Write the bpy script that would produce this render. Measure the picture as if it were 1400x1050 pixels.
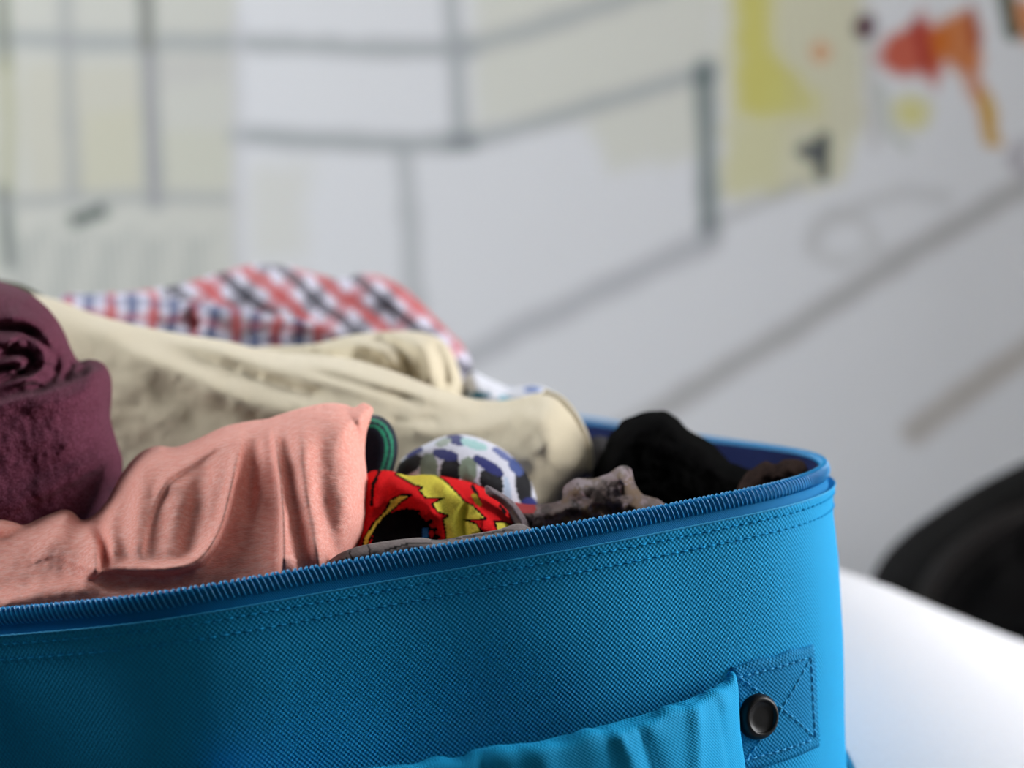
import bpy, bmesh, math, random
import numpy as np
from mathutils import Vector, Matrix
from mathutils.geometry import delaunay_2d_cdt

random.seed(4)
for o in list(bpy.data.objects):
    bpy.data.objects.remove(o, do_unlink=True)
scene = bpy.context.scene
COL = scene.collection

# ------------------------------------------------------------------ camera
FPX, CX, CY = 3139.0, 700.0, 525.0            # 1400x1050 frame, 50 mm lens on a 22.3 mm sensor
CAM = Vector((0.0, 0.0, 0.74))
PITCH, ROLL = math.radians(2.3), math.radians(-3.5)
RC = Matrix.Rotation(math.pi / 2 - PITCH, 3, 'X') @ Matrix.Rotation(ROLL, 3, 'Z')
cd = bpy.data.cameras.new('camera')
cam = bpy.data.objects.new('camera', cd)
COL.objects.link(cam)
cam.matrix_world = Matrix.Translation(CAM) @ RC.to_4x4()
cd.sensor_width = 22.3
cd.lens = 50.0
cd.clip_start = 0.01
cd.dof.use_dof = True
cd.dof.focus_distance = 0.80
cd.dof.aperture_fstop = 4.3
scene.camera = cam

# ------------------------------------------------------------------ light
vs = scene.view_settings
vs.view_transform = 'Standard'
vs.look = 'None'
vs.gamma = 1.0
vs.use_curve_mapping = False
vs.exposure = 0.0
w = bpy.data.worlds.new('world')
scene.world = w
w.use_nodes = True
bg = w.node_tree.nodes['Background']
bg.inputs['Color'].default_value = (0.80, 0.90, 1.0, 1)
bg.inputs['Strength'].default_value = 0.07


def area(name, loc, target, sx, sy, power, col):
    l = bpy.data.lights.new(name, 'AREA')
    l.shape = 'RECTANGLE'
    l.size, l.size_y = sx, sy
    l.energy = power
    l.color = col
    o = bpy.data.objects.new(name, l)
    COL.objects.link(o)
    o.location = loc
    d = Vector(target) - Vector(loc)
    o.rotation_euler = d.to_track_quat('-Z', 'Y').to_euler()
    return o


# daylight through the window opening on the right (window_1 in wall_right_offscreen)
area('window_right_offscreen', (1.75, 1.05, 1.15), (0.0, 1.05, 1.15), 2.2, 1.8, 345, (0.97, 0.975, 1.0))
# daylight from the left: the wall is brightest there and the tops of the clothes are lit from that side too
area('window_left_offscreen', (-1.55, 1.40, 1.75), (0.0, 1.40, 1.75), 1.2, 1.3, 54, (0.95, 0.98, 1.0))

# ------------------------------------------------------------------ helpers
RCn = np.array(RC)
CAMn = np.array(CAM)


def c2w(P):
    """camera coords (right, up, depth) -> world"""
    P = np.atleast_2d(np.asarray(P, float)).copy()
    P[:, 2] *= -1
    return P @ RCn.T + CAMn


def px2cam(x, y, d):
    x, y, d = np.broadcast_arrays(np.asarray(x, float), np.asarray(y, float), np.asarray(d, float))
    return np.stack([(x - CX) / FPX * d, (CY - y) / FPX * d, d], -1)


def px(x, y, d):
    return c2w(px2cam(x, y, d).reshape(-1, 3))


def w2px(P):
    q = (np.atleast_2d(P) - CAMn) @ RCn
    d = -q[:, 2]
    return CX + FPX * q[:, 0] / d, CY - FPX * q[:, 1] / d, d


def lin(c):
    c = np.asarray(c, float) / 255.0
    return np.where(c <= 0.04045, c / 12.92, ((c + 0.055) / 1.055) ** 2.4)


def link(name, me, mat=None, parent=None, smooth=True):
    o = bpy.data.objects.new(name, me)
    COL.objects.link(o)
    if mat is not None:
        me.materials.append(mat)
    if smooth:
        me.polygons.foreach_set('use_smooth', [True] * len(me.polygons))
    if parent is not None:
        o.parent = parent
        o.matrix_parent_inverse = parent.matrix_world.inverted()
    return o


def mesh(name, verts, faces):
    me = bpy.data.meshes.new(name)
    me.from_pydata([tuple(map(float, v)) for v in verts], [], [tuple(map(int, f)) for f in faces])
    me.update()
    return me


def tag(o, label, cat, group=None, kind=None):
    if label:
        o['label'] = label
    if cat:
        o['category'] = cat
    if group:
        o['group'] = group
    if kind:
        o['kind'] = kind
    return o


def empty(name, loc):
    o = bpy.data.objects.new(name, None)
    COL.objects.link(o)
    o.location = loc
    o.empty_display_size = 0.02
    bpy.context.view_layer.update()
    return o


def set_col(me, rgb):
    a = me.color_attributes.new('Col', 'FLOAT_COLOR', 'POINT')
    arr = np.ones((len(me.vertices), 4), np.float32)
    arr[:, :3] = rgb
    a.data.foreach_set('color', arr.ravel())


def spline(pts, step, closed=False):
    """Catmull-Rom resample of 2D or 3D points"""
    P = np.asarray(pts, float)
    n = len(P)
    out = []
    m = n if closed else n - 1
    for i in range(m):
        if closed:
            p0, p1, p2, p3 = P[(i - 1) % n], P[i], P[(i + 1) % n], P[(i + 2) % n]
        else:
            p1, p2 = P[i], P[i + 1]
            p0 = P[i - 1] if i > 0 else 2 * p1 - p2
            p3 = P[i + 2] if i + 2 < n else 2 * p2 - p1
        k = max(2, int(np.linalg.norm(p2 - p1) / step * 3))
        # centripetal
        t01 = max(np.linalg.norm(p1 - p0), 1e-9) ** .5
        t12 = max(np.linalg.norm(p2 - p1), 1e-9) ** .5
        t23 = max(np.linalg.norm(p3 - p2), 1e-9) ** .5
        m1 = (p2 - p1) + t12 * ((p1 - p0) / t01 - (p2 - p0) / (t01 + t12))
        m2 = (p2 - p1) + t12 * ((p3 - p2) / t23 - (p3 - p1) / (t12 + t23))
        for t in np.arange(k) / k:
            out.append((2 * t**3 - 3 * t**2 + 1) * p1 + (t**3 - 2 * t**2 + t) * m1 + (-2 * t**3 + 3 * t**2) * p2 + (t**3 - t**2) * m2)
    if not closed:
        out.append(P[-1])
    out = np.array(out)
    Q = np.vstack([out, out[:1]]) if closed else out
    L = np.r_[0, np.cumsum(np.linalg.norm(np.diff(Q, axis=0), axis=1))]
    num = max(4, int(round(L[-1] / step)))
    s = np.linspace(0, L[-1], num + 1)
    R = np.stack([np.interp(s, L, Q[:, j]) for j in range(Q.shape[1])], -1)
    return R[:-1] if closed else R


_rng = np.random.RandomState(7)
_perm = _rng.rand(256, 256)


def vnoise(x, y, seed=0):
    x = np.asarray(x, float) + seed * 17.31
    y = np.asarray(y, float) + seed * 9.77
    xi, yi = np.floor(x).astype(int), np.floor(y).astype(int)
    fx, fy = x - xi, y - yi
    fx, fy = fx**3 * (fx * (fx * 6 - 15) + 10), fy**3 * (fy * (fy * 6 - 15) + 10)
    g = lambda a, b: _perm[a % 256, b % 256]
    return ((g(xi, yi) * (1 - fx) + g(xi + 1, yi) * fx) * (1 - fy) + (g(xi, yi + 1) * (1 - fx) + g(xi + 1, yi + 1) * fx) * fy) * 2 - 1


def fbm(x, y, seed=0, oct=3):
    v, a = 0, 1.0
    for k in range(oct):
        v = v + a * vnoise(x * 2**k, y * 2**k, seed + k)
        a *= 0.5
    return v


def pdist(X, Y, pts):
    """distance, signed side (+ = left of travel on screen with y down flipped) and fraction along a polyline"""
    P = np.asarray(pts, float)
    best = np.full(X.shape, 1e9)
    side = np.zeros(X.shape)
    frac = np.zeros(X.shape)
    L = np.r_[0, np.cumsum(np.linalg.norm(np.diff(P, axis=0), axis=1))]
    for i in range(len(P) - 1):
        a, b = P[i], P[i + 1]
        e = b - a
        l2 = max(e @ e, 1e-12)
        t = np.clip(((X - a[0]) * e[0] + (Y - a[1]) * e[1]) / l2, 0, 1)
        dx, dy = X - a[0] - t * e[0], Y - a[1] - t * e[1]
        d = np.hypot(dx, dy)
        m = d < best
        best = np.where(m, d, best)
        side = np.where(m, e[0] * dy - e[1] * dx, side)
        frac = np.where(m, (L[i] + t * math.sqrt(l2)) / L[-1], frac)
    return best, np.sign(side), frac


def inpoly(X, Y, pts):
    P = np.asarray(pts, float)
    c = np.zeros(X.shape, bool)
    j = len(P) - 1
    for i in range(len(P)):
        xi, yi, xj, yj = P[i, 0], P[i, 1], P[j, 0], P[j, 1]
        c ^= ((yi > Y) != (yj > Y)) & (X < (xj - xi) * (Y - yi) / (yj - yi + 1e-12) + xi)
        j = i
    return c


# ------------------------------------------------------------------ materials
def new_mat(name):
    m = bpy.data.materials.new(name)
    m.use_nodes = True
    nt = m.node_tree
    return m, nt, nt.nodes['Principled BSDF']


def fabric(name, col=None, var=0.25, scale=900, rough=0.9, sheen=0.25, bump=0.25, heather=None, attr=False, stretch=(1, 1, 1), sheen_tint=None, spec=0.12):
    """cloth: base colour (or painted vertex print) with fine thread noise and bump"""
    m, nt, b = new_mat(name)
    N, L = nt.nodes, nt.links
    tc = N.new('ShaderNodeTexCoord')
    mp = N.new('ShaderNodeMapping')
    mp.inputs['Scale'].default_value = stretch
    L.new(tc.outputs['Object'], mp.inputs['Vector'])
    nz = N.new('ShaderNodeTexNoise')
    nz.inputs['Scale'].default_value = scale
    nz.inputs['Detail'].default_value = 3
    L.new(mp.outputs['Vector'], nz.inputs['Vector'])
    if attr:
        src = N.new('ShaderNodeAttribute')
        src.attribute_name = 'Col'
        csock = src.outputs['Color']
    else:
        rgb = N.new('ShaderNodeRGB')
        rgb.outputs[0].default_value = (*lin(col), 1)
        csock = rgb.outputs[0]
    mr = N.new('ShaderNodeMapRange')
    mr.inputs['From Min'].default_value = 0.3
    mr.inputs['From Max'].default_value = 0.7
    mr.inputs['To Min'].default_value = 1 - var
    mr.inputs['To Max'].default_value = 1 + var
    L.new(nz.outputs['Fac'], mr.inputs['Value'])
    mul = N.new('ShaderNodeVectorMath')
    mul.operation = 'SCALE'
    L.new(csock, mul.inputs[0])
    L.new(mr.outputs['Result'], mul.inputs['Scale'])
    out = mul.outputs['Vector']
    if heather is not None:
        n2 = N.new('ShaderNodeTexNoise')
        n2.inputs['Scale'].default_value = heather[1]
        n2.inputs['Detail'].default_value = 4
        n2.inputs['Roughness'].default_value = 0.7
        L.new(mp.outputs['Vector'], n2.inputs['Vector'])
        r2 = N.new('ShaderNodeMapRange')
        r2.inputs['From Min'].default_value = 0.42
        r2.inputs['From Max'].default_value = 0.68
        r2.inputs['To Max'].default_value = heather[2]
        L.new(n2.outputs['Fac'], r2.inputs['Value'])
        mx = N.new('ShaderNodeMix')
        mx.data_type = 'RGBA'
        L.new(r2.outputs['Result'], mx.inputs['Factor'])
        L.new(out, mx.inputs[6])
        mx.inputs[7].default_value = (*lin(heather[0]), 1)
        out = mx.outputs[2]
    L.new(out, b.inputs['Base Color'])
    bp = N.new('ShaderNodeBump')
    bp.inputs['Strength'].default_value = bump
    bp.inputs['Distance'].default_value = 0.0006
    L.new(nz.outputs['Fac'], bp.inputs['Height'])
    L.new(bp.outputs['Normal'], b.inputs['Normal'])
    b.inputs['Roughness'].default_value = rough
    b.inputs['Specular IOR Level'].default_value = spec
    b.inputs['Sheen Weight'].default_value = sheen
    b.inputs['Sheen Roughness'].default_value = 0.5
    if sheen_tint is not None:
        b.inputs['Sheen Tint'].default_value = (*lin(sheen_tint), 1)
    return m


def plain(name, col, rough=0.5, spec=0.5, metal=0.0):
    m, nt, b = new_mat(name)
    N, L = nt.nodes, nt.links
    nz = N.new('ShaderNodeTexNoise')
    nz.inputs['Scale'].default_value = 60
    mr = N.new('ShaderNodeMapRange')
    mr.inputs['To Min'].default_value = max(0.02, rough - 0.06)
    mr.inputs['To Max'].default_value = rough + 0.06
    L.new(nz.outputs['Fac'], mr.inputs['Value'])
    L.new(mr.outputs['Result'], b.inputs['Roughness'])
    b.inputs['Base Color'].default_value = (*lin(col), 1)
    b.inputs['Specular IOR Level'].default_value = spec
    b.inputs['Metallic'].default_value = metal
    return m


def weave(name, col_hi, col_lo, pu, pv, bump=0.6, rough=0.72, spec=0.12, sheen=0.0):
    """oxford weave in UV metres: offset rows of thread bumps"""
    m, nt, b = new_mat(name)
    N, L = nt.nodes, nt.links
    uv = N.new('ShaderNodeUVMap')
    sp = N.new('ShaderNodeSeparateXYZ')
    L.new(uv.outputs['UV'], sp.inputs[0])

    def M(op, a, bb=None):
        n = N.new('ShaderNodeMath')
        n.operation = op
        for i, v in enumerate((a, bb)):
            if v is None:
                continue
            if isinstance(v, (int, float)):
                n.inputs[i].default_value = v
            else:
                L.new(v, n.inputs[i])
        return n.outputs[0]
    # slight irregularity of the threads
    nz = N.new('ShaderNodeTexNoise')
    nz.inputs['Scale'].default_value = 160
    L.new(uv.outputs['UV'], nz.inputs['Vector'])
    jit = M('MULTIPLY', M('SUBTRACT', nz.outputs['Fac'], 0.5), 1.6)
    a = M('SINE', M('ADD', M('MULTIPLY', sp.outputs[0], 2 * math.pi / pu), jit))
    c = M('SINE', M('ADD', M('MULTIPLY', sp.outputs[1], 2 * math.pi / pv), jit))
    h = M('ADD', M('MULTIPLY', M('MULTIPLY', a, c), 0.5), 0.5)
    big = N.new('ShaderNodeTexNoise')
    big.inputs['Scale'].default_value = 45
    L.new(uv.outputs['UV'], big.inputs['Vector'])
    fac = M('ADD', M('MULTIPLY', h, 0.8), M('MULTIPLY', big.outputs['Fac'], 0.2))
    mx = N.new('ShaderNodeMix')
    mx.data_type = 'RGBA'
    L.new(fac, mx.inputs['Factor'])
    mx.inputs[6].default_value = (*lin(col_lo), 1)
    mx.inputs[7].default_value = (*lin(col_hi), 1)
    L.new(mx.outputs[2], b.inputs['Base Color'])
    bp = N.new('ShaderNodeBump')
    bp.inputs['Strength'].default_value = bump
    bp.inputs['Distance'].default_value = 0.0003
    L.new(h, bp.inputs['Height'])
    L.new(bp.outputs['Normal'], b.inputs['Normal'])
    b.inputs['Roughness'].default_value = rough
    b.inputs['Specular IOR Level'].default_value = spec
    b.inputs['Sheen Weight'].default_value = sheen
    return m


M_BLUE = weave('blue_oxford', (22, 160, 216), (10, 134, 186), 0.0017, 0.0019, bump=1.0)
M_BLUE_FINE = weave('blue_oxford_fine', (22, 162, 216), (14, 144, 198), 0.0012, 0.0012, bump=0.6)
M_TAPE = weave('blue_zip_tape', (10, 124, 180), (7, 110, 166), 0.0008, 0.0012, bump=0.3)
M_COIL = plain('blue_zip_coil', (16, 142, 204), 0.32, 0.45)
M_THREAD = plain('blue_thread', (44, 158, 210), 0.6, 0.2)
M_THREAD_DK = plain('blue_thread_dark', (20, 150, 206), 0.8, 0.1)
M_LINING = fabric('navy_lining', (7, 22, 66), scale=500, sheen=0.0)
M_BLACK_METAL = plain('black_enamel_metal', (5, 4, 4), 0.38, 0.25)


def attr_wall(name):
    m, nt, b = new_mat(name)
    N, L = nt.nodes, nt.links
    a = N.new('ShaderNodeAttribute')
    a.attribute_name = 'Col'
    L.new(a.outputs['Color'], b.inputs['Base Color'])
    nz = N.new('ShaderNodeTexNoise')
    nz.inputs['Scale'].default_value = 220
    bp = N.new('ShaderNodeBump')
    bp.inputs['Strength'].default_value = 0.1
    bp.inputs['Distance'].default_value = 0.001
    L.new(nz.outputs['Fac'], bp.inputs['Height'])
    L.new(bp.outputs['Normal'], b.inputs['Normal'])
    b.inputs['Roughness'].default_value = 0.85
    b.inputs['Specular IOR Level'].default_value = 0.2
    return m


# ------------------------------------------------------------------ the room: wall with a painted sketch, floor
WALL_Y = 2.30


def build_wall():
    # denser in the part the photograph shows
    xs = np.unique(np.r_[np.linspace(-1.6, -0.7, 40), np.linspace(-0.7, 0.9, 420), np.linspace(0.9, 1.24, 20)])
    zs = np.unique(np.r_[np.linspace(0.0, 0.2, 12), np.linspace(0.2, 1.3, 320), np.linspace(1.3, 2.4, 40)])
    X, Z = np.meshgrid(xs, zs)
    V = np.stack([X.ravel(), np.full(X.size, WALL_Y), Z.ravel()], -1)
    u, v, d = w2px(V)
    col = np.tile(lin((226, 227, 230)), (len(V), 1))

    def blend(mask, c):
        nonlocal col
        mask = np.clip(mask, 0, 1)[:, None]
        col = col * (1 - mask) + lin(c) * mask

    def stroke(pts, wd, c, a=1.0, soft=13.0, taper=False):
        dd, _, fr = pdist(u, v, pts)
        ww = wd / 2 * (1 + 0.15 * vnoise(u / 30, v / 30, 3))
        m = np.clip((ww - dd) / soft + .5, 0, 1) * a
        if taper:
            m = m * np.clip(np.minimum(fr, 1 - fr) / 0.15, 0.15, 1)
        blend(m, c)

    def wash(pts, c, a=1.0, soft=14):
        dd, _, _ = pdist(u, v, list(pts) + [pts[0]])
        s = np.where(inpoly(u, v, pts), dd, -dd) + 5 * vnoise(u / 25, v / 25, 5)
        blend(np.clip(s / soft + .5, 0, 1) * a, c)

    def dot(x, y, rx, ry, c, a=1.0, soft=0.35, ang=0):
        ca, sa = math.cos(math.radians(ang)), math.sin(math.radians(ang))
        X_, Y_ = (u - x) * ca + (v - y) * sa, -(u - x) * sa + (v - y) * ca
        r = np.hypot(X_ / rx, Y_ / ry) + 0.12 * vnoise(u / 10, v / 10, 8)
        blend(np.clip((1 - r) / soft + .5, 0, 1) * a, c)
    G = (170, 174, 175)
    # washes
    wash([(-400, -300), (320, -300), (328, 430), (-400, 430)], (203, 203, 192), 0.8, 20)
    wash([(30, 90), (190, 90), (185, 250), (40, 265)], (206, 202, 184), 0.5)
    wash([(110, 150), (195, 150), (200, 262), (110, 262)], (206, 204, 180), 0.5)
    wash([(215, 180), (320, 180), (320, 260), (215, 262)], (205, 205, 186), 0.5)
    wash([(215, 80), (310, 80), (310, 110), (215, 120)], (196, 194, 192), 0.5)
    wash([(340, 230), (420, 220), (415, 350), (340, 360)], (212, 211, 198), 0.5, 40)
    wash([(640, -200), (985, -200), (985, 70), (975, 215), (900, 222), (835, 232), (800, 170), (650, 175)], (214, 214, 200), 0.75, 30)
    wash([(985, -200), (1175, -200), (1180, 175), (1150, 255), (990, 275)], (214, 211, 178), 0.85, 20)
    wash([(1005, -200), (1052, -200), (1052, 60), (1095, 110), (1110, 145), (1040, 160), (1008, 150)], (206, 198, 96), 0.85, 24)
    wash([(1060, 95), (1125, 130), (1120, 165), (1045, 160)], (210, 206, 128), 0.6, 24)
    wash([(1000, 165), (1085, 165), (1060, 260), (990, 262)], (210, 207, 160), 0.6, 24)
    # facade lines
    stroke([(-300, 44), (0, 52), (120, 58), (330, 58), (500, 66), (640, 66)], 27, G, 0.8)
    stroke([(630, 66), (700, 48), (800, 16), (900, -18), (1200, -110)], 30, G, 0.7)
    stroke([(325, 184), (450, 193), (560, 197), (640, 194)], 28, G, 0.85)
    stroke([(620, 196), (700, 178), (800, 148), (900, 118), (972, 95)], 28, G, 0.75)
    stroke([(610, -200), (616, 0), (624, 100), (630, 190)], 25, G, 0.8)
    dot(632, 194, 20, 13, (140, 146, 148), 0.8)
    stroke([(553, 205), (560, 300), (567, 420)], 30, G, 0.62)
    stroke([(962, 95), (966, 200), (969, 322)], 29, (136, 145, 144), 0.95)
    dot(962, 106, 16, 12, (110, 122, 122), 0.8)
    dot(969, 312, 14, 14, (110, 122, 124), 0.8)
    stroke([(980, 305), (1010, 290), (1060, 270), (1100, 250)], 16, (160, 160, 158), 0.5)
    stroke([(190, -200), (200, 20), (206, 150), (212, 275)], 24, (162, 163, 165), 0.9)
    stroke([(198, -60), (202, 60)], 22, (140, 143, 134), 0.8, 5)
    stroke([(84, -200), (90, 20), (94, 150), (100, 262)], 22, (170, 172, 172), 0.7)
    stroke([(0, -200), (4, 20), (8, 90)], 16, (128, 134, 118), 0.9)
    stroke([(8, 90), (12, 180), (8, 270)], 20, (182, 180, 146), 0.7)
    stroke([(4, 262), (8, 300), (12, 360)], 18, (112, 122, 118), 0.9)
    stroke([(0, 278), (80, 272), (190, 268), (310, 272)], 16, (168, 170, 170), 0.7)
    stroke([(92, 306), (118, 296), (150, 284)], 20, (82, 96, 92), 0.95, 6, True)
    stroke([(326, 20), (326, 380)], 14, (205, 205, 212), 0.6)
    for k in range(30):
        x0 = 18 + k * 9.6
        stroke([(x0, 318 + 10 * math.sin(k)), (x0 + 5, 430)], 3.2, (158, 162, 160), 0.75, 2)
    for k in range(16):
        x0 = 1070 + k * 8
        stroke([(x0, -100), (x0 + 6, 180)], 2.4, (196, 190, 170), 0.6, 2)
    # street edges
    stroke([(560, 530), (640, 492), (700, 456), (850, 384), (970, 328)], 34, (184, 185, 189), 0.8, 16)
    stroke([(820, 612), (900, 562), (1100, 440), (1250, 342), (1400, 256), (1700, 90)], 32, (170, 168, 166), 0.75, 16)
    stroke([(1250, 590), (1330, 532), (1420, 468), (1600, 350)], 34, (170, 160, 148), 0.7, 20)
    stroke([(1110, 330), (1130, 305), (1180, 280), (1240, 262), (1290, 270)], 22, (188, 188, 188), 0.5, 18)
    stroke([(1115, 310), (1110, 345), (1150, 362), (1200, 340), (1180, 300), (1140, 290), (1115, 310)], 18, (190, 190, 189), 0.5, 16)
    # figures
    dot(1122, 72, 13, 15, (212, 158, 118), 0.85, 0.7)
    dot(1108, 208, 22, 14, (92, 96, 100), 0.9, 0.5, 20)
    stroke([(1126, 190), (1124, 240)], 20, (62, 70, 78), 0.95, 6)
    dot(1183, 38, 16, 18, (86, 46, 62), 0.95, 0.5)
    stroke([(1190, 60), (1196, 200)], 14, (188, 186, 184), 0.6)
    wash([(1198, 80), (1212, 52), (1250, 30), (1260, 10), (1275, 30), (1300, 45), (1290, 95), (1278, 118), (1258, 100), (1212, 102)], (196, 84, 56), 0.95, 14)
    wash([(1280, 28), (1325, 8), (1342, 40), (1338, 70), (1345, 110), (1362, 170), (1368, 196), (1346, 196), (1330, 140), (1318, 100), (1290, 84), (1270, 90)], (204, 112, 34), 0.92, 14)
    wash([(1336, 120), (1352, 130), (1368, 196), (1346, 196)], (206, 170, 44), 0.9, 10)
    stroke([(1252, 30), (1262, 60), (1268, 90)], 16, (168, 56, 48), 0.9, 6)
    stroke([(1328, 15), (1334, 60)], 12, (158, 58, 40), 0.8, 6)
    dot(1246, 154, 26, 24, (214, 208, 122), 0.8, 0.8)
    stroke([(1205, 120), (1215, 180), (1240, 200)], 14, (176, 184, 168), 0.6, 8)
    stroke([(1366, -60), (1378, 10), (1386, 44)], 22, (62, 76, 52), 0.95, 6)
    wash([(1390, 0), (1480, 0), (1480, 90), (1398, 60)], (214, 130, 60), 0.9, 10)
    stroke([(1400, 200), (1385, 220), (1420, 240)], 20, (150, 140, 150), 0.6, 10)
    col = col * 0.78          # off-white wall paint, the whole sketch alike
    n0, n1 = len(zs), len(xs)
    idx = np.arange(n0 * n1).reshape(n0, n1)
    F = np.stack([idx[:-1, :-1], idx[:-1, 1:], idx[1:, 1:], idx[1:, :-1]], -1).reshape(-1, 4)
    # give the wall its thickness
    nb = len(V)
    B = np.array([[-1.6, WALL_Y + .12, 0], [1.24, WALL_Y + .12, 0], [1.24, WALL_Y + .12, 2.4], [-1.6, WALL_Y + .12, 2.4]])
    F = [tuple(f) for f in F] + [(nb + 1, nb, nb + 3, nb + 2)]
    c4 = [idx[0, 0], idx[0, -1], idx[-1, -1], idx[-1, 0]]
    loops = [list(idx[0, :]), list(idx[:, -1]), list(idx[-1, ::-1]), list(idx[::-1, 0])]
    for k in range(4):
        F.append(tuple([nb + k] + [nb + (k + 1) % 4] + loops[k][::-1]))
    V = np.vstack([V, B])
    col = np.vstack([col, np.tile(lin((200, 200, 200)), (4, 1))])
    me = mesh('wall_back', V, F)
    set_col(me, col)
    o = link('wall_back', me, attr_wall('painted_wall'), smooth=False)
    tag(o, None, None, kind='structure')


build_wall()


WX0, WX1 = 1.02, 1.24          # inner and outer face of the unseen right wall, added to darken the sketch's right
WO = (0.87, 1.30, 0.62, 1.50)  # its window opening, sized to keep light off the case front: y0, y1, z0, z1


def boxes(name, bs, mat):
    V, F = [], []
    for lo, hi in bs:
        n = len(V)
        V += [(x, y, z) for z in (lo[2], hi[2]) for y in (lo[1], hi[1]) for x in (lo[0], hi[0])]
        F += [[n + k for k in q] for q in ((0, 2, 3, 1), (4, 5, 7, 6), (0, 1, 5, 4), (2, 6, 7, 3), (0, 4, 6, 2), (1, 3, 7, 5))]
    return link(name, mesh(name, V, F), mat, smooth=False)


def shell_room():
    o = boxes('floor', [((-1.6, -0.6, -.05), (WX1, WALL_Y, 0))], plain('floor_wood', (140, 112, 84), 0.5))
    tag(o, None, None, kind='structure')
    y0, y1, z0, z1 = WO
    o = boxes('wall_right_offscreen', [((WX0, -0.6, 0), (WX1, y0, 2.4)), ((WX0, y1, 0), (WX1, WALL_Y, 2.4)), ((WX0, y0, 0), (WX1, y1, z0)), ((WX0, y0, z1), (WX1, y1, 2.4))], plain('white_plaster', (214, 208, 200), 0.85, 0.2))
    tag(o, None, None, kind='structure')
    fr = plain('window_frame_white', (226, 226, 222), 0.4)
    a = WX1 - 0.05
    o = boxes('window_1', [((a, y0, z0), (WX1, y0 + .04, z1)), ((a, y1 - .04, z0), (WX1, y1, z1)), ((a, y0 + .04, z0), (WX1, y1 - .04, z0 + .04)), ((a, y0 + .04, z1 - .04), (WX1, y1 - .04, z1))], fr)
    tag(o, None, None, kind='structure')


shell_room()

# ------------------------------------------------------------------ suitcase frame
# rim plane in camera coords: up = RP0 + RPX*right + RPD*depth
RP0, RPX, RPD = -0.0823, 0.138, 0.040


def rimpt(x, y):
    d = -RP0 / ((y - CY) / FPX + RPX * (x - CX) / FPX + RPD)
    return px2cam(x, y, d)


def planept(X, D):
    return np.array([X, RP0 + RPX * X + RPD * D, D])


vis = [(-60, 836), (0, 830.5), (80, 823.5), (160, 815.5), (240, 805), (320, 792), (400, 778), (440, 771), (520, 757), (600, 743.5), (680, 730.5), (760, 717), (840, 702.5), (920, 687), (1000, 671.5), (1050, 661), (1085, 652), (1110, 643), (1122, 635.5),
       (1124, 629), (1115, 622), (1095, 616), (1060, 610), (1012, 603.5), (964, 597), (880, 584.5), (799, 572)]
RIM = [rimpt(*p) for p in vis]
RIM += [planept(*p) for p in [(0.030, 1.45), (0.012, 1.485), (-0.025, 1.497), (-0.09, 1.487), (-0.22, 1.455), (-0.36, 1.415), (-0.405, 1.39), (-0.425, 1.345), (-0.415, 1.25), (-0.385, 1.08), (-0.345, 0.90), (-0.325, 0.80), (-0.305, 0.765), (-0.27, 0.755), (-0.235, 0.762)]]
RIM = c2w(np.array(RIM))
ez = c2w([[-RPX, 1, -RPD]])[0] - CAMn
ez /= np.linalg.norm(ez)
PATH = spline(RIM, 0.003, closed=True)
NP = len(PATH)
# smooth slightly
for _ in range(6):
    PATH = 0.5 * PATH + 0.25 * (np.roll(PATH, 1, 0) + np.roll(PATH, -1, 0))
SEG = np.linalg.norm(np.roll(PATH, -1, 0) - PATH, axis=1)
SARC = np.r_[0, np.cumsum(SEG)]
PERIM = SARC[-1]


def frame(s):
    """position, tangent and outward normal on the rim at arc length s"""
    s = np.mod(np.asarray(s, float), PERIM)
    Q = np.vstack([PATH, PATH[:1]])
    T = np.roll(PATH, -2, 0) - np.roll(PATH, 2, 0)
    T = np.vstack([T, T[:1]])
    P = np.stack([np.interp(s, SARC, Q[:, j]) for j in range(3)], -1)
    t = np.stack([np.interp(s, SARC, T[:, j]) for j in range(3)], -1)
    t /= np.linalg.norm(t, axis=-1, keepdims=True)
    n = np.cross(t, ez)
    n /= np.linalg.norm(n, axis=-1, keepdims=True)
    return P, t, n


_prof_h = np.array([0, 9, 14, 21, 37, 68, 107, 150, 170]) / 1000
_prof_o = np.array([3.6, 3.6, 2.6, 1.6, 0.8, -1.3, -5.0, -9.0, -12]) / 1000


def surf(s, h, lift=0.0):
    s, h = np.broadcast_arrays(np.asarray(s, float), np.asarray(h, float))
    P, t, n = frame(s)
    off = np.interp(h, _prof_h, _prof_o) + lift
    return P + n * off[..., None] - ez * h[..., None]


def grid_mesh(name, V, uv, closed_u):
    """V: (nh, ns, 3) grid"""
    nh, ns = V.shape[:2]
    idx = np.arange(nh * ns).reshape(nh, ns)
    a = idx
    if closed_u:
        nxt = np.roll(idx, -1, 1)
        cols = ns
    else:
        nxt = idx[:, 1:]
        a = idx[:, :-1]
        cols = ns - 1
    F = np.stack([a[:-1, :cols], a[1:, :cols], nxt[1:, :cols], nxt[:-1, :cols]], -1).reshape(-1, 4)
    me = mesh(name, V.reshape(-1, 3), F)
    if uv is not None:
        lay = me.uv_layers.new(name='UVMap')
        vi = np.empty(len(me.loops), int)
        me.loops.foreach_get('vertex_index', vi)
        U = uv.reshape(-1, 2)[vi]
        if closed_u:   # keep the last column from wrapping
            U = U.reshape(-1, 4, 2)
            wrap = (U[:, :, 0].max(1) - U[:, :, 0].min(1)) > PERIM / 2
            U[wrap] = np.where(U[wrap][:, :, :1] < PERIM / 2, U[wrap] + [PERIM, 0], U[wrap])
            U = U.reshape(-1, 2)
        lay.data.foreach_set('uv', U.ravel())
    return me


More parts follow.
